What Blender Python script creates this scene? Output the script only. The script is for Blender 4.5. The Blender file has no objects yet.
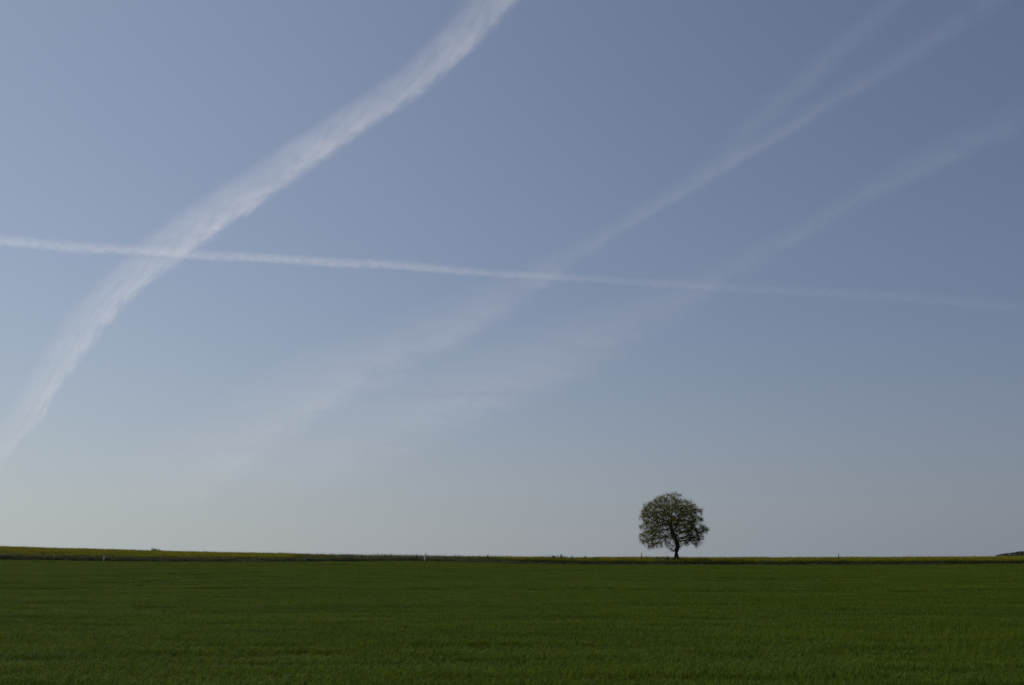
import bpy, math, random
import numpy as np
from mathutils import Vector, Matrix

random.seed(11)
rng = np.random.default_rng(11)
SC = bpy.context.scene
COL = SC.collection

# ------------------------------------------------------------------ camera
W, H, F = 1024, 685, 995.0
EYE = 1.65
HORIZON = 556.8
TILT = math.atan((HORIZON - H / 2) / F)
cam_d = bpy.data.cameras.new('camera')
cam_d.sensor_width = 36.0
cam_d.lens = 36.0 * F / W
cam_d.clip_start = 0.1
cam_d.clip_end = 600000
cam = bpy.data.objects.new('camera', cam_d)
COL.objects.link(cam)
cam.location = (0, 0, EYE)
cam.rotation_euler = (math.pi / 2 + TILT, 0, 0)
SC.camera = cam
ct, st = math.cos(TILT), math.sin(TILT)


def ray(px, py):
    a, b = (px - W / 2) / F, (H / 2 - py) / F
    return Vector((a, ct - b * st, st + b * ct))


def at_y(px, py, Y):
    d = ray(px, py)
    return Vector((0, 0, EYE)) + d * (Y / d.y)


def at_z(px, py, Z):
    d = ray(px, py)
    return Vector((0, 0, EYE)) + d * ((Z - EYE) / d.z)


# ------------------------------------------------------------------ sky, sun
SUN_AZ, SUN_EL = math.radians(-50), math.radians(46)     # azimuth from +Y towards +X
SKY_STRENGTH, SUN_STRENGTH, EXPOSURE = 0.06, 3.2, 0.0
world = bpy.data.worlds.new('World')
SC.world = world
world.use_nodes = True
wt = world.node_tree
bg = wt.nodes['Background']
sky = wt.nodes.new('ShaderNodeTexSky')
sky.sky_type = 'NISHITA'
sky.sun_disc = False
sky.sun_elevation = SUN_EL
sky.sun_rotation = SUN_AZ
sky.altitude = 0
sky.air_density = 1.0
sky.dust_density = 0.0
sky.ozone_density = 2.0
sdir = Vector((math.sin(SUN_AZ) * math.cos(SUN_EL), math.cos(SUN_AZ) * math.cos(SUN_EL), math.sin(SUN_EL)))


def wmath(op, a, b=0.0):
    m = wt.nodes.new('ShaderNodeMath')
    m.operation = op
    for i, v in enumerate((a, b)):
        if isinstance(v, float):
            m.inputs[i].default_value = v
        else:
            wt.links.new(v, m.inputs[i])
    return m.outputs[0]


def wvec(op, a, b, c=None):
    m = wt.nodes.new('ShaderNodeVectorMath')
    m.operation = op
    for i, v in enumerate((a, b, c)):
        if v is None:
            continue
        if isinstance(v, (tuple, Vector)):
            m.inputs[i].default_value = v
        else:
            wt.links.new(v, m.inputs[i])
    return m


# dust in the air, as a property of the sky itself: an even layer of optical depth 0.15 that scatters forward (g = 0.4)
wtc = wt.nodes.new('ShaderNodeTexCoord')
wsep = wt.nodes.new('ShaderNodeSeparateXYZ')
wt.links.new(wtc.outputs['Generated'], wsep.inputs[0])
HG = 0.4
csun = wvec('DOT_PRODUCT', wtc.outputs['Generated'], sdir).outputs['Value']
phase = wmath('DIVIDE', 1 - HG * HG, wmath('POWER', wmath('SUBTRACT', 1 + HG * HG, wmath('MULTIPLY', csun, 2 * HG)), 1.5))
trans = wmath('EXPONENT', wmath('DIVIDE', -0.15, wmath('ADD', wmath('MAXIMUM', wsep.outputs[2], 0.0), 0.03)))
glow = wvec('MULTIPLY_ADD', phase, (4.243, 4.392, 3.578), (0.308, 0.56, 1.922)).outputs[0]
hz_ = wvec('MULTIPLY', glow, wmath('SUBTRACT', 1.0, trans)).outputs[0]
air = wvec('MULTIPLY', sky.outputs[0], (0.65, 0.733, 0.973)).outputs[0]
tot = wvec('MULTIPLY_ADD', air, trans, hz_).outputs[0]
wt.links.new(tot, bg.inputs[0])
bg.inputs[1].default_value = SKY_STRENGTH
sd = bpy.data.lights.new('sun', 'SUN')
sd.energy = SUN_STRENGTH
sd.angle = math.radians(0.53)
sd.color = (1.0, 0.93, 0.82)
so = bpy.data.objects.new('sun', sd)
COL.objects.link(so)
sdir = Vector((math.sin(SUN_AZ) * math.cos(SUN_EL), math.cos(SUN_AZ) * math.cos(SUN_EL), math.sin(SUN_EL)))
so.rotation_euler = sdir.to_track_quat('Z', 'Y').to_euler()
so.location = (-60, 30, 60)

SC.view_settings.view_transform = 'Standard'
SC.view_settings.look = 'None'
SC.view_settings.gamma = 1.0
SC.view_settings.exposure = EXPOSURE
SC.cycles.max_bounces = 6
SC.cycles.diffuse_bounces = 2
SC.cycles.transmission_bounces = 3
SC.cycles.transparent_max_bounces = 16
SC.cycles.volume_bounces = 1
SC.cycles.volume_max_steps = 512
SC.cycles.use_denoising = True
SC.cycles.denoising_prefilter = 'NONE'
SC.cycles.filter_width = 1.5


# ------------------------------------------------------------------ helpers
class NT:
    """small wrapper for writing node trees"""

    def __init__(self, tree):
        self.t = tree

    def n(self, kind, **kw):
        node = self.t.nodes.new(kind)
        for k, v in kw.items():
            setattr(node, k, v)
        return node

    def put(self, sock, v):
        if isinstance(v, bpy.types.NodeSocket):
            self.t.links.new(v, sock)
        elif v is not None:
            sock.default_value = v

    def math(self, op, a, b=None, c=None, clamp=False):
        m = self.n('ShaderNodeMath', operation=op, use_clamp=clamp)
        for i, v in enumerate((a, b, c)):
            self.put(m.inputs[i], v)
        return m.outputs[0]

    def remap(self, v, a, b, c, d):
        m = self.n('ShaderNodeMapRange')
        for i, x in enumerate((v, a, b, c, d)):
            self.put(m.inputs[i], x)
        return m.outputs[0]

    def noise(self, vec, scale, detail=3, rough=0.55, dist=0.0):
        m = self.n('ShaderNodeTexNoise')
        self.put(m.inputs['Vector'], vec)
        m.inputs['Scale'].default_value = scale
        m.inputs['Detail'].default_value = detail
        m.inputs['Roughness'].default_value = rough
        m.inputs['Distortion'].default_value = dist
        return m.outputs['Fac']

    def mixc(self, f, a, b):
        m = self.n('ShaderNodeMix', data_type='RGBA')
        self.put(m.inputs[0], f)
        for s, v in ((m.inputs[6], a), (m.inputs[7], b)):
            if isinstance(v, tuple):
                v = (*v, 1.0) if len(v) == 3 else v
            self.put(s, v)
        return m.outputs[2]


def new_mat(name):
    m = bpy.data.materials.new(name)
    m.use_nodes = True
    m.node_tree.nodes.clear()
    return m, NT(m.node_tree)


def leaf_mat(name, c1, c2, c3, transl=0.3, big=0.05, rough=0.55, spec=0.25, stretch=1.0):
    """leaf tissue: each clump and each patch has its own shade of green; part of the light comes through"""
    m, k = new_mat(name)
    geo = k.n('ShaderNodeNewGeometry')
    oi = k.n('ShaderNodeObjectInfo')
    mp = k.n('ShaderNodeMapping')
    k.put(mp.inputs['Vector'], geo.outputs['Position'])
    mp.inputs['Scale'].default_value = (1.0, stretch, 1.0)
    n1 = k.noise(mp.outputs[0], big, 4, 0.6)
    f1 = k.remap(n1, 0.35, 0.65, 0.0, 1.0)
    f2 = k.math('MULTIPLY_ADD', geo.outputs['Random Per Island'], 0.7, k.math('MULTIPLY', oi.outputs['Random'], 0.3))
    col = k.mixc(f2, k.mixc(f1, c1, c2), c3)
    p = k.n('ShaderNodeBsdfPrincipled')
    k.put(p.inputs['Base Color'], col)
    p.inputs['Roughness'].default_value = rough
    p.inputs['Specular IOR Level'].default_value = spec
    t = k.n('ShaderNodeBsdfTranslucent')
    k.put(t.inputs['Color'], col)
    mx = k.n('ShaderNodeMixShader')
    mx.inputs[0].default_value = transl
    k.put(mx.inputs[1], p.outputs[0])
    k.put(mx.inputs[2], t.outputs[0])
    o = k.n('ShaderNodeOutputMaterial')
    k.put(o.inputs[0], mx.outputs[0])
    return m


def solid_mat(name, c1, c2, scale=3.0, rough=0.8, bump=0.0, bscale=20.0, spec=0.3):
    m, k = new_mat(name)
    tc = k.n('ShaderNodeTexCoord')
    col = k.mixc(k.remap(k.noise(tc.outputs['Object'], scale, 5, 0.6), 0.3, 0.7, 0, 1), c1, c2)
    p = k.n('ShaderNodeBsdfPrincipled')
    k.put(p.inputs['Base Color'], col)
    p.inputs['Roughness'].default_value = rough
    p.inputs['Specular IOR Level'].default_value = spec
    if bump:
        b = k.n('ShaderNodeBump')
        b.inputs['Distance'].default_value = bump
        k.put(b.inputs['Height'], k.noise(tc.outputs['Object'], bscale, 5, 0.65))
        k.put(p.inputs['Normal'], b.outputs[0])
    o = k.n('ShaderNodeOutputMaterial')
    k.put(o.inputs[0], p.outputs[0])
    return m


def mesh_obj(name, verts, faces, mats, parent=None, link=True, smooth=False, midx=None):
    me = bpy.data.meshes.new(name)
    me.from_pydata([tuple(v) for v in verts], [], [tuple(f) for f in faces])
    for m in (mats if isinstance(mats, (list, tuple)) else [mats]):
        me.materials.append(m)
    if midx is not None:
        me.polygons.foreach_set('material_index', midx)
    if smooth:
        me.polygons.foreach_set('use_smooth', [True] * len(me.polygons))
    me.update()
    o = bpy.data.objects.new(name, me)
    if link:
        COL.objects.link(o)
    if parent:
        o.parent = parent
    return o


def thing(name, label, cat, loc, group=None, rotz=0.0):
    o = bpy.data.objects.new(name, None)
    o.empty_display_size = 0.3
    COL.objects.link(o)
    o.location = loc
    o.rotation_euler = (0, 0, rotz)
    o['label'] = label
    o['category'] = cat
    if group:
        o['group'] = group
    return o


def tag(o, **kw):
    for k, v in kw.items():
        o[k] = v
    return o


class Buf:
    def __init__(self):
        self.v, self.f, self.m = [], [], []

    def add(self, vs, fs, mi=0):
        b = len(self.v)
        self.v.extend(vs)
        for f in fs:
            self.f.append(tuple(b + i for i in f))
            self.m.append(mi)

    def tube(self, pts, rad, sides=6, mi=0, cap=True):
        n = len(pts)
        vs = []
        prev = None
        for i, p in enumerate(pts):
            p = Vector(p)
            a, b = Vector(pts[max(i - 1, 0)]), Vector(pts[min(i + 1, n - 1)])
            t = (b - a)
            t = t.normalized() if t.length > 1e-9 else Vector((0, 0, 1))
            if prev is None:
                u = t.orthogonal().normalized()
            else:
                u = prev - t * prev.dot(t)
                u = u.normalized() if u.length > 1e-6 else t.orthogonal().normalized()
            prev = u
            w = t.cross(u)
            for s in range(sides):
                an = 2 * math.pi * s / sides
                vs.append(p + (u * math.cos(an) + w * math.sin(an)) * rad[i])
        fs = []
        for i in range(n - 1):
            for s in range(sides):
                s2 = (s + 1) % sides
                fs.append((i * sides + s, i * sides + s2, (i + 1) * sides + s2, (i + 1) * sides + s))
        if cap:
            fs.append(tuple(reversed(range(sides))))
            fs.append(tuple((n - 1) * sides + s for s in range(sides)))
        self.add(vs, fs, mi)

    def leaf(self, p, d, up, ln, wd, mi=0):
        """a leaf: two triangles folded a little along the midrib"""
        d = d.normalized()
        s = d.cross(up)
        s = s.normalized() if s.length > 1e-5 else d.orthogonal().normalized()
        nrm = s.cross(d)
        a, b = p, p + d * ln
        m = p + d * ln * 0.45
        self.add([a, m + s * wd * 0.5 + nrm * wd * 0.12, b, m - s * wd * 0.5 + nrm * wd * 0.12],
                 [(0, 1, 2), (0, 2, 3)], mi)

    def obj(self, name, mats, parent=None, link=True, smooth=False):
        return mesh_obj(name, self.v, self.f, mats, parent, link, smooth, self.m)


def rdir(zmin=-1.0, zmax=1.0):
    z = random.uniform(zmin, zmax)
    a = random.uniform(0, 2 * math.pi)
    r = math.sqrt(max(0, 1 - z * z))
    return Vector((r * math.cos(a), r * math.sin(a), z))


def sstep(a, b, x):
    t = min(1.0, max(0.0, (x - a) / (b - a)))
    return t * t * (3 - 2 * t)


# ------------------------------------------------------------------ terrain
Y_EDGE, Y_CREST = 146.0, 205.0
CROP, RAPE = 0.20, 0.92
# row of the far field edge and of the skyline across the picture, turned into real heights
E_PX = [(-400, 557), (0, 559.4), (85, 560.7), (165, 561.5), (330, 561.3), (425, 560.8), (500, 563), (580, 564.4),
        (660, 565), (760, 565.2), (860, 564.8), (1024, 564.2), (1400, 563.5)]
S_PX = [(-400, 539), (0, 546.4), (85, 548.7), (160, 551), (240, 552.6), (330, 554.3), (425, 555.9), (490, 556.6),
        (560, 557.4), (640, 557.0), (700, 557.5), (860, 557.3), (960, 556.9), (1024, 556.6), (1400, 556)]
ex = [at_y(a, b, Y_EDGE) for a, b in E_PX]
sx = [at_y(a, b, Y_CREST) for a, b in S_PX]
EX, EZ = [p.x for p in ex], [p.z - CROP for p in ex]
SX, SZ = [p.x for p in sx], [p.z - RAPE for p in sx]


def ground(x, y):
    e = float(np.interp(x, EX, EZ))
    s = float(np.interp(x * Y_CREST / max(y, 60), SX, SZ))
    if y <= Y_EDGE:
        t = max(0.0, y / Y_EDGE)
        z = e * (0.55 * t + 0.45 * t * t)
        z += 0.05 * math.sin(x * 0.09 + 1.3) * math.sin(y * 0.07) * sstep(0, 40, y) * (1 - sstep(120, Y_EDGE, y))
    elif y <= Y_CREST:
        t = (y - Y_EDGE) / (Y_CREST - Y_EDGE)
        z = e + (s - e) * (1.6 * t - 0.6 * t * t) - 0.06 * sstep(0, 0.03, t)
    else:
        t = y - Y_CREST
        z = s - 0.0006 * t * t if t < 60 else s - 2.16 - (t - 60) * 0.02
        z = max(z, -14.0)
    # the distant wooded rise to the right
    z += 48.0 * math.tanh(84.0 / 48.0 * math.exp(-(((x - 1150) / 280.0) ** 2 + ((y - 1600) / 260.0) ** 2))) * sstep(500, 1000, y)
    return z


def axis(vals):
    return sorted(set(round(v, 3) for v in vals))


xs = axis([i * 2.5 for i in range(-52, 53)] + [s * v for s in (-1, 1) for v in
          (138, 150, 165, 185, 210, 250, 300, 360, 430, 500, 580, 660, 740, 820, 900, 980, 1060, 1150, 1250, 1350, 1500, 1650, 1800,
           2000, 2300, 2700, 3300, 4200, 6000)])
ys = axis([-4000, -2000, -800, -300, -120, -50, -20, -8] + [i * 2.0 for i in range(0, 73)] + [145, 146, 146.6, 147.2, 148, 149] +
          [150 + i * 3 for i in range(0, 42)] + [290, 320, 360, 420, 500, 600, 700, 800, 900, 1000, 1100, 1200, 1300, 1400, 1500,
           1600, 1750, 1900, 2100, 2400, 3000, 4000, 6000])
tv, tf = [], []
for y in ys:
    for x in xs:
        tv.append((x, y, ground(x, y)))
nx = len(xs)
for j in range(len(ys) - 1):
    for i in range(nx - 1):
        tf.append((j * nx + i, j * nx + i + 1, (j + 1) * nx + i + 1, (j + 1) * nx + i))
m_soil, k = new_mat('field_soil')
geo = k.n('ShaderNodeNewGeometry')
n1 = k.noise(geo.outputs['Position'], 0.6, 6, 0.65)
n2 = k.noise(geo.outputs['Position'], 9.0, 5, 0.7)
c = k.mixc(k.remap(n1, 0.3, 0.7, 0, 1), (0.030, 0.040, 0.012), (0.042, 0.038, 0.020))
c = k.mixc(k.remap(n2, 0.35, 0.75, 0, 0.6), c, (0.035, 0.055, 0.014))
p = k.n('ShaderNodeBsdfPrincipled')
k.put(p.inputs['Base Color'], c)
p.inputs['Roughness'].default_value = 0.95
p.inputs['Specular IOR Level'].default_value = 0.1
b = k.n('ShaderNodeBump')
b.inputs['Distance'].default_value = 0.04
k.put(b.inputs['Height'], n2)
k.put(p.inputs['Normal'], b.outputs[0])
o = k.n('ShaderNodeOutputMaterial')
k.put(o.inputs[0], p.outputs[0])
g = mesh_obj('ground', tv, tf, m_soil, smooth=True)
tag(g, kind='structure')


# ------------------------------------------------------------------ scattering (for stuff only)
def scatter(name, pts, rots, scales, protos, label, cat):
    """one object: its points carry a clump of plants each (geometry nodes)"""
    me = bpy.data.meshes.new(name)
    me.from_pydata([tuple(p) for p in pts], [], [])
    a = me.attributes.new('turn', 'FLOAT_VECTOR', 'POINT')
    a.data.foreach_set('vector', np.asarray(rots, dtype=np.float32).ravel())
    a = me.attributes.new('size', 'FLOAT_VECTOR', 'POINT')
    a.data.foreach_set('vector', np.asarray(scales, dtype=np.float32).ravel())
    a = me.attributes.new('pick', 'INT', 'POINT')
    a.data.foreach_set('value', rng.integers(0, len(protos), len(pts)).astype(np.int32))
    ob = bpy.data.objects.new(name, me)
    COL.objects.link(ob)
    ng = bpy.data.node_groups.new(name, 'GeometryNodeTree')
    ng.interface.new_socket('Geometry', in_out='INPUT', socket_type='NodeSocketGeometry')
    ng.interface.new_socket('Geometry', in_out='OUTPUT', socket_type='NodeSocketGeometry')
    N = ng.nodes
    gi, go = N.new('NodeGroupInput'), N.new('NodeGroupOutput')
    join = N.new('GeometryNodeGeometryToInstance')
    for pr in reversed(protos):
        oi = N.new('GeometryNodeObjectInfo')
        oi.inputs['Object'].default_value = pr
        oi.inputs['As Instance'].default_value = False
        ng.links.new(oi.outputs['Geometry'], join.inputs[0])
    ip = N.new('GeometryNodeInstanceOnPoints')
    ip.inputs['Pick Instance'].default_value = True

    def attr(nm, ty):
        q = N.new('GeometryNodeInputNamedAttribute')
        q.data_type = ty
        q.inputs['Name'].default_value = nm
        return q.outputs['Attribute']
    ng.links.new(gi.outputs[0], ip.inputs['Points'])
    ng.links.new(join.outputs[0], ip.inputs['Instance'])
    ng.links.new(attr('pick', 'INT'), ip.inputs['Instance Index'])
    er = N.new('FunctionNodeEulerToRotation')
    ng.links.new(attr('turn', 'FLOAT_VECTOR'), er.inputs[0])
    ng.links.new(er.outputs[0], ip.inputs['Rotation'])
    ng.links.new(attr('size', 'FLOAT_VECTOR'), ip.inputs['Scale'])
    ng.links.new(ip.outputs[0], go.inputs[0])
    md = ob.modifiers.new('scatter', 'NODES')
    md.node_group = ng
    tag(ob, kind='stuff', label=label, category=cat)
    return ob


def blade(buf, x, y, h, w, lean, az, mi=0, z=0.0):
    """one bent grass blade"""
    dx, dy = math.cos(az), math.sin(az)
    sx_, sy_ = -dy * w / 2, dx * w / 2
    r1, r2, r3 = 0.12 * lean * h, 0.45 * lean * h, 1.0 * lean * h
    z1, z2, z3 = h * 0.45, h * 0.8, h * (1.0 - 0.35 * lean)
    vs = [(x - sx_, y - sy_, z), (x + sx_, y + sy_, z),
          (x + dx * r1 + sx_, y + dy * r1 + sy_, z + z1), (x + dx * r1 - sx_, y + dy * r1 - sy_, z + z1),
          (x + dx * r2 + sx_ * .7, y + dy * r2 + sy_ * .7, z + z2), (x + dx * r2 - sx_ * .7, y + dy * r2 - sy_ * .7, z + z2),
          (x + dx * r3, y + dy * r3, z + z3)]
    buf.add([Vector(v) for v in vs], [(0, 1, 2, 3), (3, 2, 4, 5), (5, 4, 6)], mi)


# --- young cereal crop of the field
m_crop = leaf_mat('cereal_leaf', (0.089, 0.138, 0.009), (0.134, 0.192, 0.011), (0.066, 0.104, 0.008), 0.32, 0.11, 0.65, 0.08, 2.6)


def crop_tile(size, n, hgt, wid):
    bf = Buf()
    rows = max(1, int(round(size / 0.125)))
    for i in range(n):
        x = random.uniform(-size / 2, size / 2)
        y = -size / 2 + (random.randrange(rows) + 0.5) * size / rows + random.gauss(0, 0.025)
        for q in range(random.choice((3, 4, 4, 5))):
            blade(bf, x + random.gauss(0, .012), y + random.gauss(0, .012), hgt * random.uniform(0.65, 1.15), wid * random.uniform(.7, 1.2),
                  random.uniform(0.15, 0.95), random.uniform(0, 2 * math.pi))
    return bf


near = [crop_tile(0.5, 105, 0.20, 0.0065).obj('crop_patch', m_crop, link=False) for _ in range(6)]
mid = [crop_tile(2.0, 620, 0.21, 0.015).obj('crop_patch', m_crop, link=False) for _ in range(3)]
far = [crop_tile(4.0, 1150, 0.22, 0.032).obj('crop_patch', m_crop, link=False) for _ in range(3)]

from mathutils import noise as mnoise


def streak(x, y):
    """places where the stand is thinner or taller, drawn out along the drilling direction"""
    return mnoise.noise(Vector((x * 0.045, y * 0.22, 3.0))) * 0.6 + mnoise.noise(Vector((x * 0.16, y * 0.7, 8.0))) * 0.4


TRAM = [(43.6, 45.6), (91.0, 93.0), (67.5, 69.4)]      # wheel tracks of the sprayer, across the field


def tiles(y0, y1, size):
    pts, rots, scs = [], [], []
    y = y0
    while y < y1 - 0.01:
        lim = 0.6 * y + 12
        nxx = int(lim / size) + 1
        yc = y + size / 2
        for i in range(-nxx, nxx + 1):
            x = i * size + (random.random() - .5) * size * 0.2
            tr = min(abs(yc - t - 0.35 * math.sin(x * 0.03 + t)) for pr in TRAM for t in pr)
            s = streak(x, yc)
            hz = 1.0 + 0.64 * s + 0.36 * mnoise.noise(Vector((x * .45, yc * 1.6, 21.0))) + random.uniform(-0.05, 0.05)
            if tr < 0.33 and size <= 2.0:
                hz *= random.uniform(0.32, 0.55)
            pts.append((x, yc, ground(x, yc)))
            rots.append((0, 0, random.choice((0, math.pi)) + random.gauss(0, 0.02)))
            scs.append((1.04, 1.04, max(0.3, hz)))
        y += size
    return pts, rots, scs


P, R, S = tiles(6.0, 42.0, 0.5)
scatter('cereal_crop', P, R, S, near, 'dense short dark green cereal crop covering the nearest part of the field', 'crop')
P, R, S = tiles(42.0, 94.0, 1.0)
midh = [crop_tile(1.0, 230, 0.20, 0.011).obj('crop_patch', m_crop, link=False) for _ in range(5)]
scatter('cereal_crop', P, R, S, midh, 'green cereal crop with faint wheel tracks in the middle of the field', 'crop')
P, R, S = tiles(94.0, Y_EDGE, 2.0)
scatter('cereal_crop', P, R, S, mid, 'smooth green cereal crop along the far edge of the field below the verge', 'crop')


# --- oilseed rape beyond the field
m_rleaf = leaf_mat('rape_leaf', (0.050, 0.082, 0.017), (0.062, 0.090, 0.019), (0.042, 0.064, 0.018), 0.25, 0.08, 0.8, 0.06)
m_rflow = leaf_mat('rape_flower', (0.37, 0.32, 0.016), (0.31, 0.29, 0.018), (0.22, 0.22, 0.020), 0.35, 0.12, 0.8, 0.05)


def rape_clump(n, flowers):
    bf = Buf()
    for i in range(n):
        x, y = random.uniform(-.6, .6), random.uniform(-.6, .6)
        h = random.gauss(0.86, 0.09)
        tip = Vector((x + random.gauss(0, .07), y + random.gauss(0, .07), h))
        bf.tube([(x, y, 0), (x * .5 + tip.x * .5, y * .5 + tip.y * .5, h * .5), tip], [.008, .007, .004], 3, 0, False)
        for q in range(9):
            t = random.uniform(.1, .85)
            p0 = Vector((x, y, 0)).lerp(tip, t)
            bf.leaf(p0, rdir(-.3, .5), Vector((0, 0, 1)), random.uniform(.10, .22) * (1.1 - t * .5), random.uniform(.04, .09), 0)
        for q in range(flowers):
            p0 = tip + Vector((random.gauss(0, .05), random.gauss(0, .05), random.uniform(-.16, .05)))
            bf.leaf(p0, rdir(-.2, .6), Vector((0, 0, 1)), random.uniform(.035, .06), .035, 1)
    return bf


rp = [rape_clump(26, 10).obj('rape_clump', [m_rleaf, m_rflow], link=False) for _ in range(3)]
rg = [rape_clump(26, 3).obj('rape_clump', [m_rleaf, m_rflow], link=False) for _ in range(2)]
P, R, S, P2, R2, S2 = [], [], [], [], [], []
VP, VR, VS = [], [], []
y = 147.6
while y < Y_CREST + 22:
    lim = 0.62 * y + 12
    x = -lim
    while x < lim:
        xx, yy = x + random.uniform(-.4, .4), y + random.uniform(-.35, .35)
        px = 512 + 1018 * xx / yy
        bare = sstep(250, 370, px) * (1 - sstep(440, 540, px))
        z = ground(xx, yy)
        hz = 1.0 + 0.16 * mnoise.noise(Vector((xx * .12, yy * .12, 5))) + random.gauss(0, .06)
        sparse = random.random() < 0.25 + 0.45 * sstep(480, 560, px) - 0.25 * sstep(800, 1000, px) or yy < 148.4
        if random.random() < bare * 0.6:
            for q in range(1):
                VP.append((xx + random.uniform(-.4, .4), yy + random.uniform(-.4, .4), z)); VR.append((0, 0, random.uniform(0, 6.28)))
                VS.append((1.1, 1.1, random.uniform(.65, 1.15) * (1 + .2 * mnoise.noise(Vector((xx * .2, yy * .2, 9))))))
        else:
            if sparse or bare > 0.3:
                P2.append((xx, yy, z)); R2.append((0, 0, random.uniform(0, 6.28))); S2.append((1, 1, hz * (1 - .05 * bare)))
            else:
                P.append((xx, yy, z)); R.append((0, 0, random.uniform(0, 6.28))); S.append((1, 1, hz))
        x += 0.95
    y += 0.95
scatter('rapeseed_crop', P, R, S, rp, 'flowering yellow green rapeseed crop on the rise behind the green field', 'crop')
scatter('rapeseed_crop', P2, R2, S2, rg, 'greener rapeseed with few flowers along the front edge and middle of the rise', 'crop')

# --- rough grass verge along the field edge
m_verge = leaf_mat('verge_grass', (0.068, 0.104, 0.034), (0.110, 0.128, 0.056), (0.130, 0.128, 0.070), 0.35, 0.09)


def verge_tuft(n, lean):
    bf = Buf()
    for i in range(n):
        a = random.uniform(0, 6.28)
        r = random.uniform(0, .42)
        blade(bf, r * math.cos(a), r * math.sin(a), random.uniform(.45, 1.05), random.uniform(.012, .028), random.uniform(.1, .7),
              random.uniform(0, 6.28))
    for i in range(2):
        x, y = random.uniform(-.3, .3), random.uniform(-.3, .3)
        bf.tube([(x, y, 0), (x + random.gauss(0, .05), y, 1.1), (x + random.gauss(0, .1), y, random.uniform(1.02, 1.15))], [.005, .004, .008], 3)
    return bf


vt = [verge_tuft(110, .4).obj('verge_tuft', m_verge, link=False) for _ in range(4)]
VX = [-300, 0, 120, 230, 300, 340, 380, 425, 470, 510, 600, 1300]
VH = [1.02, 1.02, .92, .72, .76, .90, .92, .88, .60, .52, .42, .40]
P, R, S = VP, VR, VS
for rowi, y in enumerate((146.35, 146.7, 147.05, 147.4, 147.8)):
    x = -105.0
    while x < 105:
        xx, yy = x + random.uniform(-.2, .2), y + random.uniform(-.12, .12)
        px = 512 + 1018 * xx / yy
        h = float(np.interp(px, VX, VH)) * (1 + .35 * mnoise.noise(Vector((xx * .35, yy, 2)))) * random.uniform(.8, 1.15)
        if rowi == 0:
            h *= .6 - .35 * sstep(480, 600, px)
        P.append((xx, yy, ground(xx, yy)))
        R.append((0, 0, random.uniform(0, 6.28)))
        S.append((1, 1, h))
        x += 0.42
scatter('verge_grass', P, R, S, vt, 'rough dark grass verge between the green field and the rapeseed', 'grass')

# ------------------------------------------------------------------ the lone tree
TY = 159.0
base = at_y(676.3, 558.0, TY)
tz = ground(base.x, TY)
PXM = TY / 1018.0
ZM = PXM / 7.61                        # metres per pixel of the enlarged tree


def tp(zx, zy):                        # outline of the tree in its own upright plane, metres from its foot
    return ((zx - 430) * ZM, (595 - zy) * ZM)


ZLIFT = (at_y(676, 558.2, TY).z - tz)  # the foot is hidden in the crop
OUT = [tp(*q) for q in [(330, 436), (270, 490), (210, 528), (172, 496), (146, 446), (160, 385), (150, 330), (160, 270), (176, 212), (218, 176), (262, 152),
                        (330, 108), (400, 84), (478, 112), (530, 146), (575, 168), (640, 228), (655, 285), (655, 330), (690, 380), (650, 425), (640, 480),
                        (600, 518), (560, 478), (490, 458), (400, 425)]]
OUT = [(a, b + ZLIFT) for a, b in OUT]
cx0 = (412 - 430) * ZM


def inside(x, z):
    c_, j = False, len(OUT) - 1
    for i in range(len(OUT)):
        xi, zi = OUT[i]
        xj, zj = OUT[j]
        if (zi > z) != (zj > z) and x < (xj - xi) * (z - zi) / (zj - zi) + xi:
            c_ = not c_
        j = i
    return c_


zlo, zhi = min(b for a, b in OUT), max(b for a, b in OUT)
att = []
while len(att) < 3400:
    x, y, z = random.uniform(-6, 6), random.uniform(-5.4, 5.4), random.uniform(zlo, zhi)
    r = math.hypot(x - cx0, y)
    ok_ = inside(cx0 + r, z) if x > cx0 else inside(cx0 - r, z)
    if not ok_ or random.random() < .55 * sstep(.0, .5, mnoise.noise(Vector((x * .9 + 7, y * .9, z * .9)))) * sstep(2.5, 4.5, abs(x - cx0)):
        continue
    cl = mnoise.noise(Vector((x * .75, y * .75, z * .85 + 4)))
    if cl < -0.14:
        continue
    if r < 2.8 and z < 4.1 + ZLIFT and random.random() < 0.92:      # open heart of the crown around the fork
        continue
    att.append((x, y, z))
att = np.array(att)
nodes = []
par = []
path = [tp(431, 545), tp(444, 504), tp(439, 470), tp(423, 435), tp(405, 400), tp(395, 355), tp(402, 310)]
path = [(a, b + ZLIFT) for a, b in path]
for i, (a, b) in enumerate(path):
    if i == 0:
        nodes.append((a, 0, b)); par.append(-1)
        continue
    pa = nodes[-1]
    n_ = max(1, int(math.hypot(a - pa[0], b - pa[2]) / .22))
    for q in range(1, n_ + 1):
        t = q / n_
        nodes.append((pa[0] + (a - pa[0]) * t, 0.06 * math.sin(b), pa[2] + (b - pa[2]) * t))
        par.append(len(nodes) - 2)
NT0 = len(nodes)
nodes = [np.array(n_) for n_ in nodes]
STEP, KILL, INF = 0.20, 0.30, 2.6
alive = att.copy()
first_z = 2.15 + ZLIFT
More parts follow.
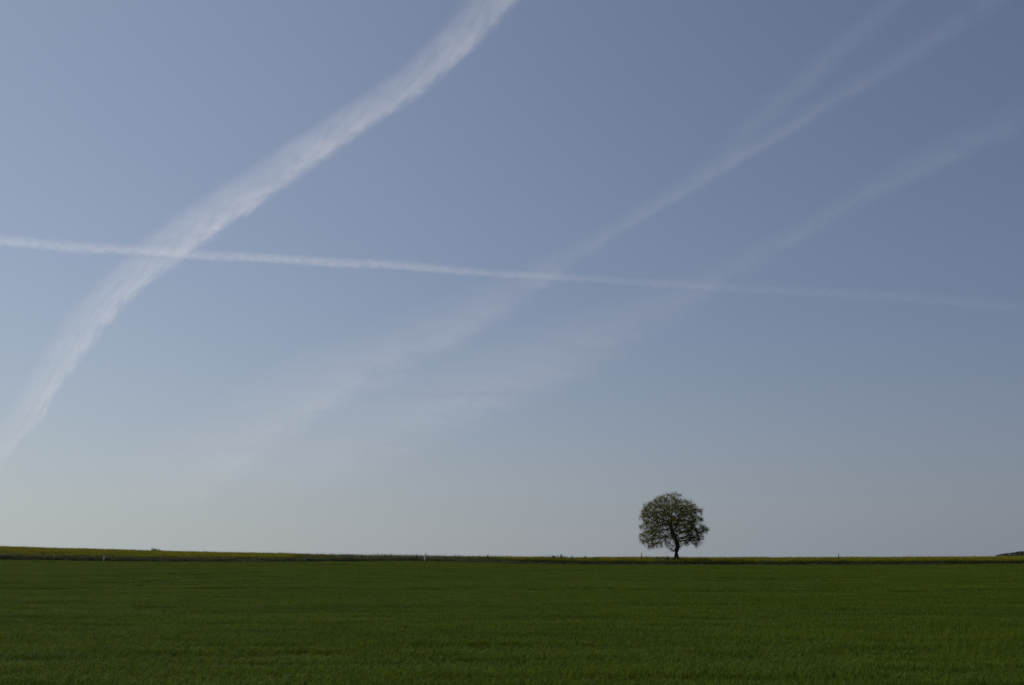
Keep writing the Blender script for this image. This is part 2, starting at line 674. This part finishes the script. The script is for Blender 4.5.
for it in range(160):
    A = np.array(nodes)
    can = np.array([i for i in range(len(A)) if i >= NT0 or A[i][2] > first_z])
    Ac = A[can]
    near_i = np.empty(len(alive), int)
    near_d = np.empty(len(alive))
    for s0 in range(0, len(alive), 400):
        dd = np.linalg.norm(alive[s0:s0 + 400, None, :] - Ac[None], axis=2)
        near_i[s0:s0 + 400] = can[dd.argmin(1)]
        near_d[s0:s0 + 400] = dd.min(1)
    grow = {}
    for q in range(len(alive)):
        if near_d[q] < INF:
            v = alive[q] - A[near_i[q]]
            grow.setdefault(near_i[q], []).append(v / (np.linalg.norm(v) + 1e-9))
    if not grow:
        break
    added = 0
    for i, vs in grow.items():
        d = np.sum(vs, axis=0) + rng.normal(0, .12, 3)
        d /= np.linalg.norm(d) + 1e-9
        if par[i] >= 0:
            pd = A[i] - A[par[i]]
            d = d + .8 * pd / (np.linalg.norm(pd) + 1e-9)
            d /= np.linalg.norm(d) + 1e-9
        nn = A[i] + d * STEP
        if np.min(np.linalg.norm(A - nn, axis=1)) > STEP * .45:
            nodes.append(nn); par.append(int(i)); added += 1
    A2 = np.array(nodes[len(A):]) if added else None
    if A2 is None:
        break
    dm = np.full(len(alive), 9.0)
    for s0 in range(0, len(alive), 400):
        dm[s0:s0 + 400] = np.linalg.norm(alive[s0:s0 + 400, None, :] - A2[None], axis=2).min(1)
    alive = alive[dm > KILL]
    if len(alive) == 0:
        break
A = np.array(nodes)
n_nodes = len(A)
kids = [[] for _ in range(n_nodes)]
for i, q in enumerate(par):
    if q >= 0:
        kids[q].append(i)
rad = np.zeros(n_nodes)
for i in range(n_nodes - 1, -1, -1):
    rad[i] = 0.011 if not kids[i] else sum(rad[q] ** 2.25 for q in kids[i]) ** (1 / 2.25)
rad *= 0.35 / max(rad[3], 1e-6)
rad = np.maximum(rad, 0.007)

m_bark = solid_mat('tree_bark', (0.045, 0.036, 0.028), (0.085, 0.070, 0.055), 4.0, 0.9, 0.03, 14.0, 0.15)
m_leaf = leaf_mat('tree_leaf', (0.118, 0.122, 0.020), (0.084, 0.104, 0.020), (0.140, 0.122, 0.024), 0.45, 0.5, 0.7, 0.06)
tree = thing('lone_tree', 'lone round-crowned broadleaf tree with forked dark trunk standing on the skyline', 'tree', (base.x, TY, tz))
tb, bb = Buf(), Buf()


def chain(i0):
    """follow the thickest child; returns the chain and the side branches it leaves"""
    seq, side = [i0], []
    while kids[seq[-1]]:
        ks = sorted(kids[seq[-1]], key=lambda q: -rad[q])
        side += [(seq[-1], q) for q in ks[1:]]
        seq.append(ks[0])
    return seq, side


todo = [(None, 0)]
while todo:
    frm, i0 = todo.pop()
    seq, side = chain(i0)
    ids = ([frm] if frm is not None else []) + seq
    rr = [rad[q] for q in ids]
    if frm is not None:
        rr[0] = rad[seq[0]] * 1.1
    buf = tb if frm is None else bb
    sides = 9 if rr[0] > .1 else (6 if rr[0] > .03 else 3)
    if len(ids) > 1:
        buf.tube([Vector(A[q]) for q in ids], rr, sides, 0, sides > 3)
    todo += side
top0 = Vector(A[0])
for (fx, fy) in ((416, .05), (449, -.06)):                       # the trunk stands on two legs
    a, _ = tp(fx, 595)
    foot = Vector((a, fy, -0.15))
    mid_ = foot.lerp(top0, .55) + Vector(((a - top0.x) * .25, 0, 0))
    tb.tube([foot, mid_, top0 + Vector((0, 0, .05)), Vector(A[2])], [.22, .18, .20, .25], 9)
trunk = tb.obj('trunk', m_bark, tree, smooth=True)
limbs = bb.obj('branches', m_bark, tree, smooth=True)
lf = Buf()
for i in range(NT0, n_nodes):
    if rad[i] > 0.035:
        continue
    tip = not kids[i]
    p0 = Vector(A[i])
    nl = random.randint(52, 76) if tip else (random.randint(17, 28) if rad[i] < .02 else 8)
    q = mnoise.noise(p0 * 0.55)
    nl = int(nl * (1.0 + 1.1 * q + .25 * sstep(3.5, 7.5, p0.z)))
    for _ in range(max(0, nl)):
        d = rdir(-.7, .8)
        pp = p0 + rdir() * random.uniform(0, .50 if tip else .40)
        lf.leaf(pp, d, rdir(.2, 1), random.uniform(.055, .115), random.uniform(.04, .075))
# leafy sprout low on the left of the trunk
sp0 = Vector((tp(425, 545)[0], 0, tp(425, 545)[1] + ZLIFT))
sprout = Buf()
for _ in range(14):
    a, b = tp(random.uniform(345, 412), random.uniform(508, 552))
    e = Vector((a, random.uniform(-.5, .5), b + ZLIFT))
    bb2 = [sp0, sp0.lerp(e, .5) + Vector((0, 0, .06)), e]
    sprout.tube(bb2, [.012, .009, .004], 3)
    for t in range(26):
        pp = sp0.lerp(e, random.uniform(.3, 1.05)) + rdir() * random.uniform(0, .14)
        lf.leaf(pp, rdir(-.5, .7), rdir(.2, 1), random.uniform(.06, .11), .06)
sprout.obj('sprout', m_bark, tree)
crown = lf.obj('crown', m_leaf, tree)
print('tree nodes', n_nodes, 'leaves', len(lf.f) // 2)


# ------------------------------------------------------------------ posts
m_white = solid_mat('white_plastic', (0.80, 0.80, 0.78), (0.70, 0.70, 0.67), 6.0, 0.5, 0, 1, 0.4)
m_grey = solid_mat('grey_stake', (0.11, 0.11, 0.10), (0.16, 0.155, 0.14), 8.0, 0.8)
m_wood = solid_mat('weathered_wood', (0.060, 0.050, 0.042), (0.11, 0.095, 0.08), 9.0, 0.9, 0.01, 30)


def marker(px, py_base, Y, hgt, lean, label):
    b_ = at_y(px, py_base, Y)
    z = ground(b_.x, Y)
    r_ = thing('marker_post', label, 'post', (b_.x, Y, z), 'white marker posts on the verge')
    lift = b_.z - z
    h1, h2 = lift + hgt * .56, lift + hgt
    dx = lean
    bf = Buf()
    # white three-sided hollow-backed sleeve with a slanted top
    w = .07
    prof = [(-w, .05), (0, -.06), (w, .05), (w * .7, .062), (0, -.03), (-w * .7, .062)]
    vs = []
    for (z_, o_, sl) in ((-.2, 0, 0), (h1 * .5, dx * h1 * .5, 0), (h1, dx * h1, .03)):
        vs += [Vector((a + o_, c_, z_ + (sl if a > 0 else -sl))) for a, c_ in prof]
    n_ = len(prof)
    fs = []
    for L_ in range(2):
        for i in range(n_):
            j = (i + 1) % n_
            fs.append((L_ * n_ + i, L_ * n_ + j, (L_ + 1) * n_ + j, (L_ + 1) * n_ + i))
    fs += [tuple(reversed(range(n_))), tuple(2 * n_ + i for i in range(n_))]
    bf.add(vs, fs)
    bf.obj('sleeve', m_white, r_)
    bf = Buf()
    bf.tube([(dx * h1 * .9 + .02, .02, h1 * .9), (dx * h1 + .05, .02, h1 + .05), (dx * h2 + .08, .02, h2)], [.04, .045, .04], 7)
    bf.tube([(dx * h2 + .08, .02, h2), (dx * h2 + .082, .02, h2 + .03)], [.05, .035], 7)
    bf.obj('stake', m_grey, r_)
    return r_


marker(103.4, 559.4, 146.1, 1.08, .09, 'slim white marker post standing before the yellow rapeseed on the left')
marker(424.6, 560.3, 146.1, 1.10, .06, 'slim white marker post with a dark tip poking above the dark verge')


def wood_post(px, Y, top_py, label, r0):
    b_ = at_y(px, top_py, Y)
    z = ground(b_.x, Y)
    bf = Buf()
    h = b_.z - z
    bf.tube([(0, 0, -.2), (.01, 0, h * .5), (.02, .01, h - .03), (.02, .01, h)], [r0, r0 * .97, r0 * .92, r0 * .6], 8)
    o_ = bf.obj('wooden_post', m_wood)
    o_.location = (b_.x, Y, z)
    tag(o_, label=label, category='post', group='dark wooden posts in the rapeseed')


wood_post(641.3, 158.0, 552.6, 'thin dark wooden post sticking up beside the tree on its left', .055)
wood_post(838.5, 158.0, 553.6, 'thin dark wooden post alone in the rapeseed far to the right', .055)

# ------------------------------------------------------------------ shrubs and tall weeds on the skyline
m_shrub = leaf_mat('shrub_leaf', (0.076, 0.088, 0.034), (0.090, 0.094, 0.044), (0.100, 0.090, 0.050), 0.4, 0.7, 0.8, 0.05)


def shrub(px, Y, top_py, wpx, label, dens=1.0, group='low shrubs on the skyline', mat=None):
    t_ = at_y(px, top_py, Y)
    z = ground(t_.x, Y)
    h = t_.z - z
    w = wpx * Y / 1018.0 / 2
    r_ = thing('low_shrub', label, 'shrub', (t_.x, Y, z), group)
    st_, fo = Buf(), Buf()
    for i in range(int(16 * dens) + 5):
        a = random.uniform(0, 6.28)
        rr = math.sqrt(random.random()) * w
        e = Vector((rr * math.cos(a), rr * math.sin(a) * .7, h * (1 - .35 * (rr / w) ** 2) * random.uniform(.72, 1.0)))
        s_ = Vector((e.x * .35, e.y * .35, -.05))
        st_.tube([s_, s_.lerp(e, .5) + Vector((0, 0, .1)), e], [.02, .013, .005], 4)
        for q in range(int(120 * dens)):
            t = 1.03 - .65 * random.random() ** 1.6
            fo.leaf(s_.lerp(e, t) + rdir() * random.uniform(0, .34), rdir(-.4, .8), rdir(.2, 1), random.uniform(.07, .13), .06)
    st_.obj('stems', m_bark, r_)
    fo.obj('foliage', mat or m_shrub, r_)


shrub(155, Y_CREST + 6, 547.6, 13, 'small dark shrub topping the yellow rise on the left skyline')
shrub(546, 168, 555.2, 16, 'low pale shrub at the left end of the skyline shrubs', .6)
shrub(558, 168, 554.3, 18, 'darkest and tallest of the low shrubs in the middle of the skyline', 1.2)
shrub(571, 170, 555.8, 11, 'low shrub at the right end of the skyline shrubs', .5)
shrub(585, 172, 555.7, 5, 'tiny thin shrub standing apart between the shrubs and the tree', .5)
shrub(598, 172, 555.9, 6, 'flat tiny shrub nearest to the tree on its left', .5)
shrub(664, 154, 556.4, 26, 'broad low green bush at the foot of the lone tree', 1.6, mat=m_verge)


def weed(px, top_py, label, n_st=3, Y=147.3):
    t_ = at_y(px, top_py, Y)
    z = ground(t_.x, Y)
    h = t_.z - z
    r_ = thing('tall_weed', label, 'weed', (t_.x, Y, z), 'tall weeds on the verge')
    a, b_ = Buf(), Buf()
    for i in range(n_st):
        hh = h * random.uniform(.75, 1) if i else h
        e = Vector((random.gauss(0, .08) if i else 0, random.gauss(0, .06), hh))
        s_ = Vector((random.gauss(0, .05), random.gauss(0, .05), -.05))
        a.tube([s_, s_.lerp(e, .5), e], [.016, .013, .008], 4)
        for q in range(26):
            t = random.uniform(.25, 1)
            b_.leaf(s_.lerp(e, t), rdir(-.1, .8), Vector((0, 0, 1)), random.uniform(.05, .14) * (1.2 - t * .6), .04)
        for q in range(22):
            b_.leaf(e + Vector((random.gauss(0, .03), random.gauss(0, .03), random.uniform(-.22, .02))), rdir(), rdir(.2, 1), .06, .04)
    a.obj('stalk', m_bark, r_)
    b_.obj('leaves', m_shrub, r_)


weed(378, 553.3, 'thin tall weed on the verge, first of the close trio left of the white post', 2)
weed(385, 553.7, 'short bushy weed on the verge in the middle of the close trio', 5)
weed(391, 553.0, 'tallest thin weed on the verge, right one of the close trio', 2)
weed(417, 554.2, 'low bushy weed on the verge just left of the white post', 5)
weed(487.5, 554.2, 'bushy weed alone on the verge between the white post and the shrubs', 4)

# ------------------------------------------------------------------ the wooded rise far to the right
m_wood_leaf = leaf_mat('woodland_leaf', (0.040, 0.048, 0.028), (0.050, 0.056, 0.032), (0.034, 0.040, 0.026), 0.15, 0.02, 0.9, 0.03)


def far_crown(bf, c_, r, h, n):
    for i in range(n):
        d = rdir(-.7, 1)
        k_ = random.random() ** .4
        p_ = c_ + Vector((d.x * r * k_, d.y * r * k_, h * .55 + d.z * h * .45 * k_))
        bf.leaf(p_, rdir(-.4, .6), rdir(.3, 1), random.uniform(.6, 1.3), random.uniform(.5, 1.0))


wb = Buf()
cnt = 0
for _ in range(14000):
    x, y = random.uniform(560, 1500), random.uniform(1250, 1750)
    pxx = 512 + 1018 * x / y
    if pxx < 1000 + 8 * mnoise.noise(Vector((x * .02, y * .02, 1))) or pxx > 1300:
        continue
    if cnt > 3600:
        break
    far_crown(wb, Vector((x, y, ground(x, y))), random.uniform(2.4, 3.6), random.uniform(2.6, 4.0), 30)
    cnt += 1
wo = wb.obj('woodland', m_wood_leaf)
tag(wo, kind='stuff', label='dark distant woodland covering the hill at the right edge of the skyline', category='woodland')


def far_tree(px, Y, hgt, label):
    x = (px - 512) / 1018.0 * Y
    z = ground(x, Y)
    r_ = thing('distant_tree', label, 'tree', (x, Y, z), 'trees at the foot of the distant hill')
    t_ = Buf()
    t_.tube([(0, 0, -.5), (.1, 0, hgt * .35), (0, .1, hgt * .75)], [.3, .22, .08], 6)
    for a in range(5):
        an = a * 1.3
        t_.tube([(.1, 0, hgt * .35), (math.cos(an) * hgt * .2, math.sin(an) * hgt * .2, hgt * .65)], [.14, .04], 5)
    t_.obj('trunk', m_bark, r_)
    c_ = Buf()
    far_crown(c_, Vector((0, 0, hgt * .12)), hgt * .42, hgt * .95, 420)
    c_.obj('crown', m_wood_leaf, r_)


far_tree(1001.8, 1480, 4.6, 'dark distant round tree where the hill meets the rapeseed, left of a pair')
far_tree(1006.2, 1490, 4.9, 'dark distant round tree nearest the wooded hill, right of a pair')

# ------------------------------------------------------------------ contrails: thin ice clouds high above
ALT = 8000.0


def contrail(name, ctrl, label, tau, T=110.0, core=0.35, sharp=(0.55, 0.22), nk=(0.09, 2.2), shear=0.0, contrast=(0.30, 0.70), floor=0.25, seed=0.0,
             aniso=0.35, ridge=0.0):
    """ctrl: (px, py, width_px, optical depth factor) along the trail; every point is carried to the flight level"""
    pts = [Vector((a, b)) for a, b, _, _ in ctrl]
    cum = [0.0]
    for i in range(1, len(pts)):
        cum.append(cum[-1] + (pts[i] - pts[i - 1]).length)
    N = 150
    smp = np.linspace(0, cum[-1], N)

    def sm(vals):
        v = np.interp(smp, cum, vals)
        kx = np.ones(5) / 5
        vv = np.concatenate([np.full(2, v[0]) - (v[1] - v[0]) * np.arange(2, 0, -1), v, np.full(2, v[-1]) + (v[-1] - v[-2]) * np.arange(1, 3)])
        return np.convolve(vv, kx, 'valid')
    X, Yp, Wd, Dn = (sm([c_[q] for c_ in ctrl]) for q in range(4))
    ctr, lft, rgt, sinel = [], [], [], []
    for i in range(N):
        a, b = max(i - 1, 0), min(i + 1, N - 1)
        t = Vector((X[b] - X[a], Yp[b] - Yp[a])).normalized()
        nrm = Vector((-t.y, t.x))
        if nrm.y > 0:
            nrm = -nrm                                    # points up in the picture
        h_ = Wd[i] / 2
        ctr.append(at_z(X[i], Yp[i], ALT))
        lft.append(at_z(X[i] + nrm.x * h_, Yp[i] + nrm.y * h_, ALT))
        rgt.append(at_z(X[i] - nrm.x * h_, Yp[i] - nrm.y * h_, ALT))
        sinel.append(abs(ray(X[i], Yp[i]).normalized().z))
    p0, p1 = ctr[0], ctr[-1]
    ax = (p1 - p0)
    L = ax.length
    ax.normalize()
    ay = Vector((0, 0, 1)).cross(ax)

    def loc(p):
        q = p - p0
        return q.dot(ax), q.dot(ay)
    lc = [loc(p) for p in ctr]
    ll = [loc(p) for p in lft]
    lr = [loc(p) for p in rgt]
    u = np.array([q[0] for q in lc])
    # width across the trail measured at the same station
    order = np.argsort([q[0] for q in ll])
    yl = np.interp(u, np.array([q[0] for q in ll])[order], np.array([q[1] for q in ll])[order])
    order = np.argsort([q[0] for q in lr])
    yr = np.interp(u, np.array([q[0] for q in lr])[order], np.array([q[1] for q in lr])[order])
    c_ = (yl + yr) / 2
    w_ = np.abs(yl - yr) / 2
    sgn = 1.0 if np.mean(yl - yr) > 0 else -1.0           # v = +1 on the upper edge of the picture
    dens = Dn * tau * np.array(sinel) / (T * 1.2)
    s_ = smp
    # closed hull
    vs, fs = [], []
    M = 16
    for i in range(N):
        for q in range(M):
            an = 2 * math.pi * q / M
            vs.append((u[i], c_[i] + 1.12 * w_[i] * math.cos(an), T * math.sin(an)))
    for i in range(N - 1):
        for q in range(M):
            q2 = (q + 1) % M
            fs.append((i * M + q, i * M + q2, (i + 1) * M + q2, (i + 1) * M + q))
    fs += [tuple(reversed(range(M))), tuple((N - 1) * M + q for q in range(M))]
    mt, k = new_mat('contrail_ice')
    tc = k.n('ShaderNodeTexCoord')
    sep = k.n('ShaderNodeSeparateXYZ')
    k.put(sep.inputs[0], tc.outputs['Object'])
    ux = k.math('MULTIPLY', sep.outputs[0], 1.0 / L, clamp=True)

    def curve(vals):
        lo, hi = float(min(vals)), float(max(vals))
        if hi - lo < 1e-9:
            hi = lo + 1e-9
        fc = k.n('ShaderNodeFloatCurve')
        mp = fc.mapping
        cv = mp.curves[0]
        uu = np.clip(u / L, 0, 1)
        pp = [(float(uu[i]), float((vals[i] - lo) / (hi - lo))) for i in range(0, N, 2)]
        pp[-1] = (1.0, float((vals[-1] - lo) / (hi - lo)))
        cv.points[0].location = pp[0]
        cv.points[1].location = pp[-1]
        for q in pp[1:-1]:
            cv.points.new(*q)
        for q in cv.points:
            q.handle_type = 'VECTOR'
        mp.update()
        k.put(fc.inputs['Value'], ux)
        return k.math('MULTIPLY_ADD', fc.outputs[0], hi - lo, lo)
    cc, ww, dd, ss = curve(c_), curve(w_), curve(dens), curve(s_)
    v = k.math('MULTIPLY', k.math('DIVIDE', k.math('SUBTRACT', sep.outputs[1], cc), ww), sgn)
    zz = k.math('DIVIDE', sep.outputs[2], T)
    # irregular edges
    comb = k.n('ShaderNodeCombineXYZ')
    k.put(comb.inputs[0], k.math('MULTIPLY_ADD', v, shear, k.math('MULTIPLY', ss, nk[0])))
    k.put(comb.inputs[1], k.math('MULTIPLY', v, nk[1]))
    k.put(comb.inputs[2], k.math('MULTIPLY_ADD', zz, 0.5, seed))
    n1 = k.noise(comb.outputs[0], 1.0, 7, 0.66, 0.5)
    comb2 = k.n('ShaderNodeCombineXYZ')
    k.put(comb2.inputs[0], k.math('MULTIPLY', ss, nk[0] * .55))
    comb2.inputs[1].default_value = seed + 7
    n2 = k.noise(comb2.outputs[0], 1.0, 3, 0.6)
    vv = k.math('ADD', v, k.math('MULTIPLY', k.math('SUBTRACT', n2, 0.5), 0.8))
    vv = k.math('ADD', vv, k.math('MULTIPLY', k.math('SUBTRACT', n1, 0.5), 1.1))
    # profile across: softer above, firmer below, thickest at -core
    up = k.remap(vv, -core, 1.0, 1.0, 0.0)
    up = k.math('POWER', k.math('MAXIMUM', up, 0.0), sharp[0] * 2.2)
    dn = k.remap(vv, -1.0, -1.0 + sharp[1] * 2.2, 0.0, 1.0)
    dn = k.math('SMOOTH_MIN', dn, 1.0, 0.2)
    prof = k.math('MULTIPLY', up, dn)
    if ridge:                                             # a denser strand along the firm edge, coming and going
        q_ = k.math('DIVIDE', k.math('ADD', vv, 0.48), 0.20)
        rg_ = k.math('EXPONENT', k.math('MULTIPLY', k.math('MULTIPLY', q_, q_), -1.0))
        comb3 = k.n('ShaderNodeCombineXYZ')
        k.put(comb3.inputs[0], k.math('MULTIPLY', ss, 0.022))
        comb3.inputs[1].default_value = seed + 19
        n3 = k.remap(k.noise(comb3.outputs[0], 1.0, 4, 0.65), 0.35, 0.65, 0.6, 1.2)
        prof = k.math('MULTIPLY', k.math('MULTIPLY_ADD', rg_, ridge, prof), n3)
    edge = k.remap(k.math('ABSOLUTE', v), 0.60, 1.10, 1.0, 0.0)
    zp = k.math('SUBTRACT', 1.0, k.math('MULTIPLY', zz, zz))
    tex = k.remap(n1, contrast[0], contrast[1], floor, 1.6)
    d_ = k.math('MULTIPLY', k.math('MULTIPLY', prof, edge), k.math('MULTIPLY', tex, k.math('MAXIMUM', zp, 0)))
    d_ = k.math('MULTIPLY', d_, dd)
    pv = k.n('ShaderNodeVolumePrincipled')
    pv.inputs['Color'].default_value = (0.99, 0.99, 0.99, 1)
    pv.inputs['Anisotropy'].default_value = aniso
    k.put(pv.inputs['Density'], k.math('MAXIMUM', d_, 0.0))
    out = k.n('ShaderNodeOutputMaterial')
    k.put(out.inputs['Volume'], pv.outputs[0])
    # marching step of about a third of the layer's thickness
    ext = (L * abs(ax.x) + L * abs(ax.y) + 2 * T) / 3 * 0.1
    mt.cycles.volume_step_rate = max(0.002, T * 0.55 / ext)
    ob = mesh_obj(name, vs, fs, mt)
    ob.matrix_world = Matrix(((ax.x, ay.x, 0, p0.x), (ax.y, ay.y, 0, p0.y), (0, 0, 1, p0.z), (0, 0, 0, 1)))
    tag(ob, label=label, category='contrail', group='aircraft trails across the sky')
    return ob


contrail('contrail', [(554, -78, 58, .8), (494, -4, 51, .85), (456, 40, 44, .9), (408, 84, 38, 1.0), (346, 124, 39, 1.0), (296, 158, 42, 1.0), (208, 218, 48, 1.05),
                      (160, 250, 48, 1.05), (132, 274, 44, 1.0), (112, 294, 42, .95), (78, 330, 50, .85), (68, 346, 46, .85), (56, 362, 43, .85), (42, 384, 40, .9), (36, 398, 38, .95),
                      (32, 410, 38, .8), (14, 428, 36, .7), (-4, 448, 38, .55), (-44, 484, 40, .4)],
         'broad bright white contrail slanting from the top of the sky down to the left edge', 0.29, 120, .1, (.32, .16), (.05, 4.4), 2.0, (.30, .70), .25, seed=2, ridge=0.45)
contrail('contrail', [(-80, 233, 13, .8), (0, 240.0, 13, .9), (70, 246.5, 14, .8), (150, 250.5, 12, 1.0), (200, 255, 13, .8), (260, 257.2, 11, 1.0), (340, 262.6, 12, 1.0), (390, 264, 10, .9), (430, 267.8, 11, .9), (500, 273.5, 9, .6), (545, 275.5, 9, .7), (600, 279.5, 10, .25), (670, 283, 11, .3),
                      (740, 288.5, 12, .22), (880, 295, 14, .2), (1024, 306, 16, .12), (1100, 311, 16, .08)],
         'thin white contrail running almost level across the sky from the left edge', 0.27, 60, .1, (.4, .3), (.16, 1.8), .7, (.32, .68), .2, seed=5)
contrail('contrail', [(1010, -20, 40, .5), (940, 32, 34, .6), (840, 92, 24, .8), (740, 155, 22, 1.0), (640, 212, 22, 1.0), (575, 254, 26, .8), (500, 298, 56, 1.05),
                      (400, 346, 76, 1.5), (290, 394, 96, 1.95), (200, 452, 112, 1.8), (130, 505, 100, .4)],
         'faint contrail slanting from the upper right and spreading into a pale smear at lower left', 0.115, 120, .5, (.55, .3), (.03, 1.4), .6, seed=9)
contrail('contrail', [(925, -30, 30, .5), (880, 15, 32, .7), (795, 88, 40, .8), (730, 148, 40, .6), (690, 180, 28, .3)],
         'faintest wide contrail strand near the top right, above the slanting faint one', 0.075, 110, 0.0, (.6, .5), (.03, 1.2), .4, floor=.5, seed=13)
contrail('contrail', [(1110, 60, 56, .4), (1024, 112, 48, .6), (905, 168, 40, .9), (842, 204, 26, 1.0), (792, 236, 26, .7), (700, 290, 54, .65), (600, 338, 80, 1.15),
                      (450, 392, 104, 1.8), (300, 455, 112, 1.8), (200, 500, 86, .12)],
         'lowest faint contrail slanting from the right edge down across the middle of the sky', 0.10, 120, .3, (.55, .4), (.025, 1.3), .5, seed=17)
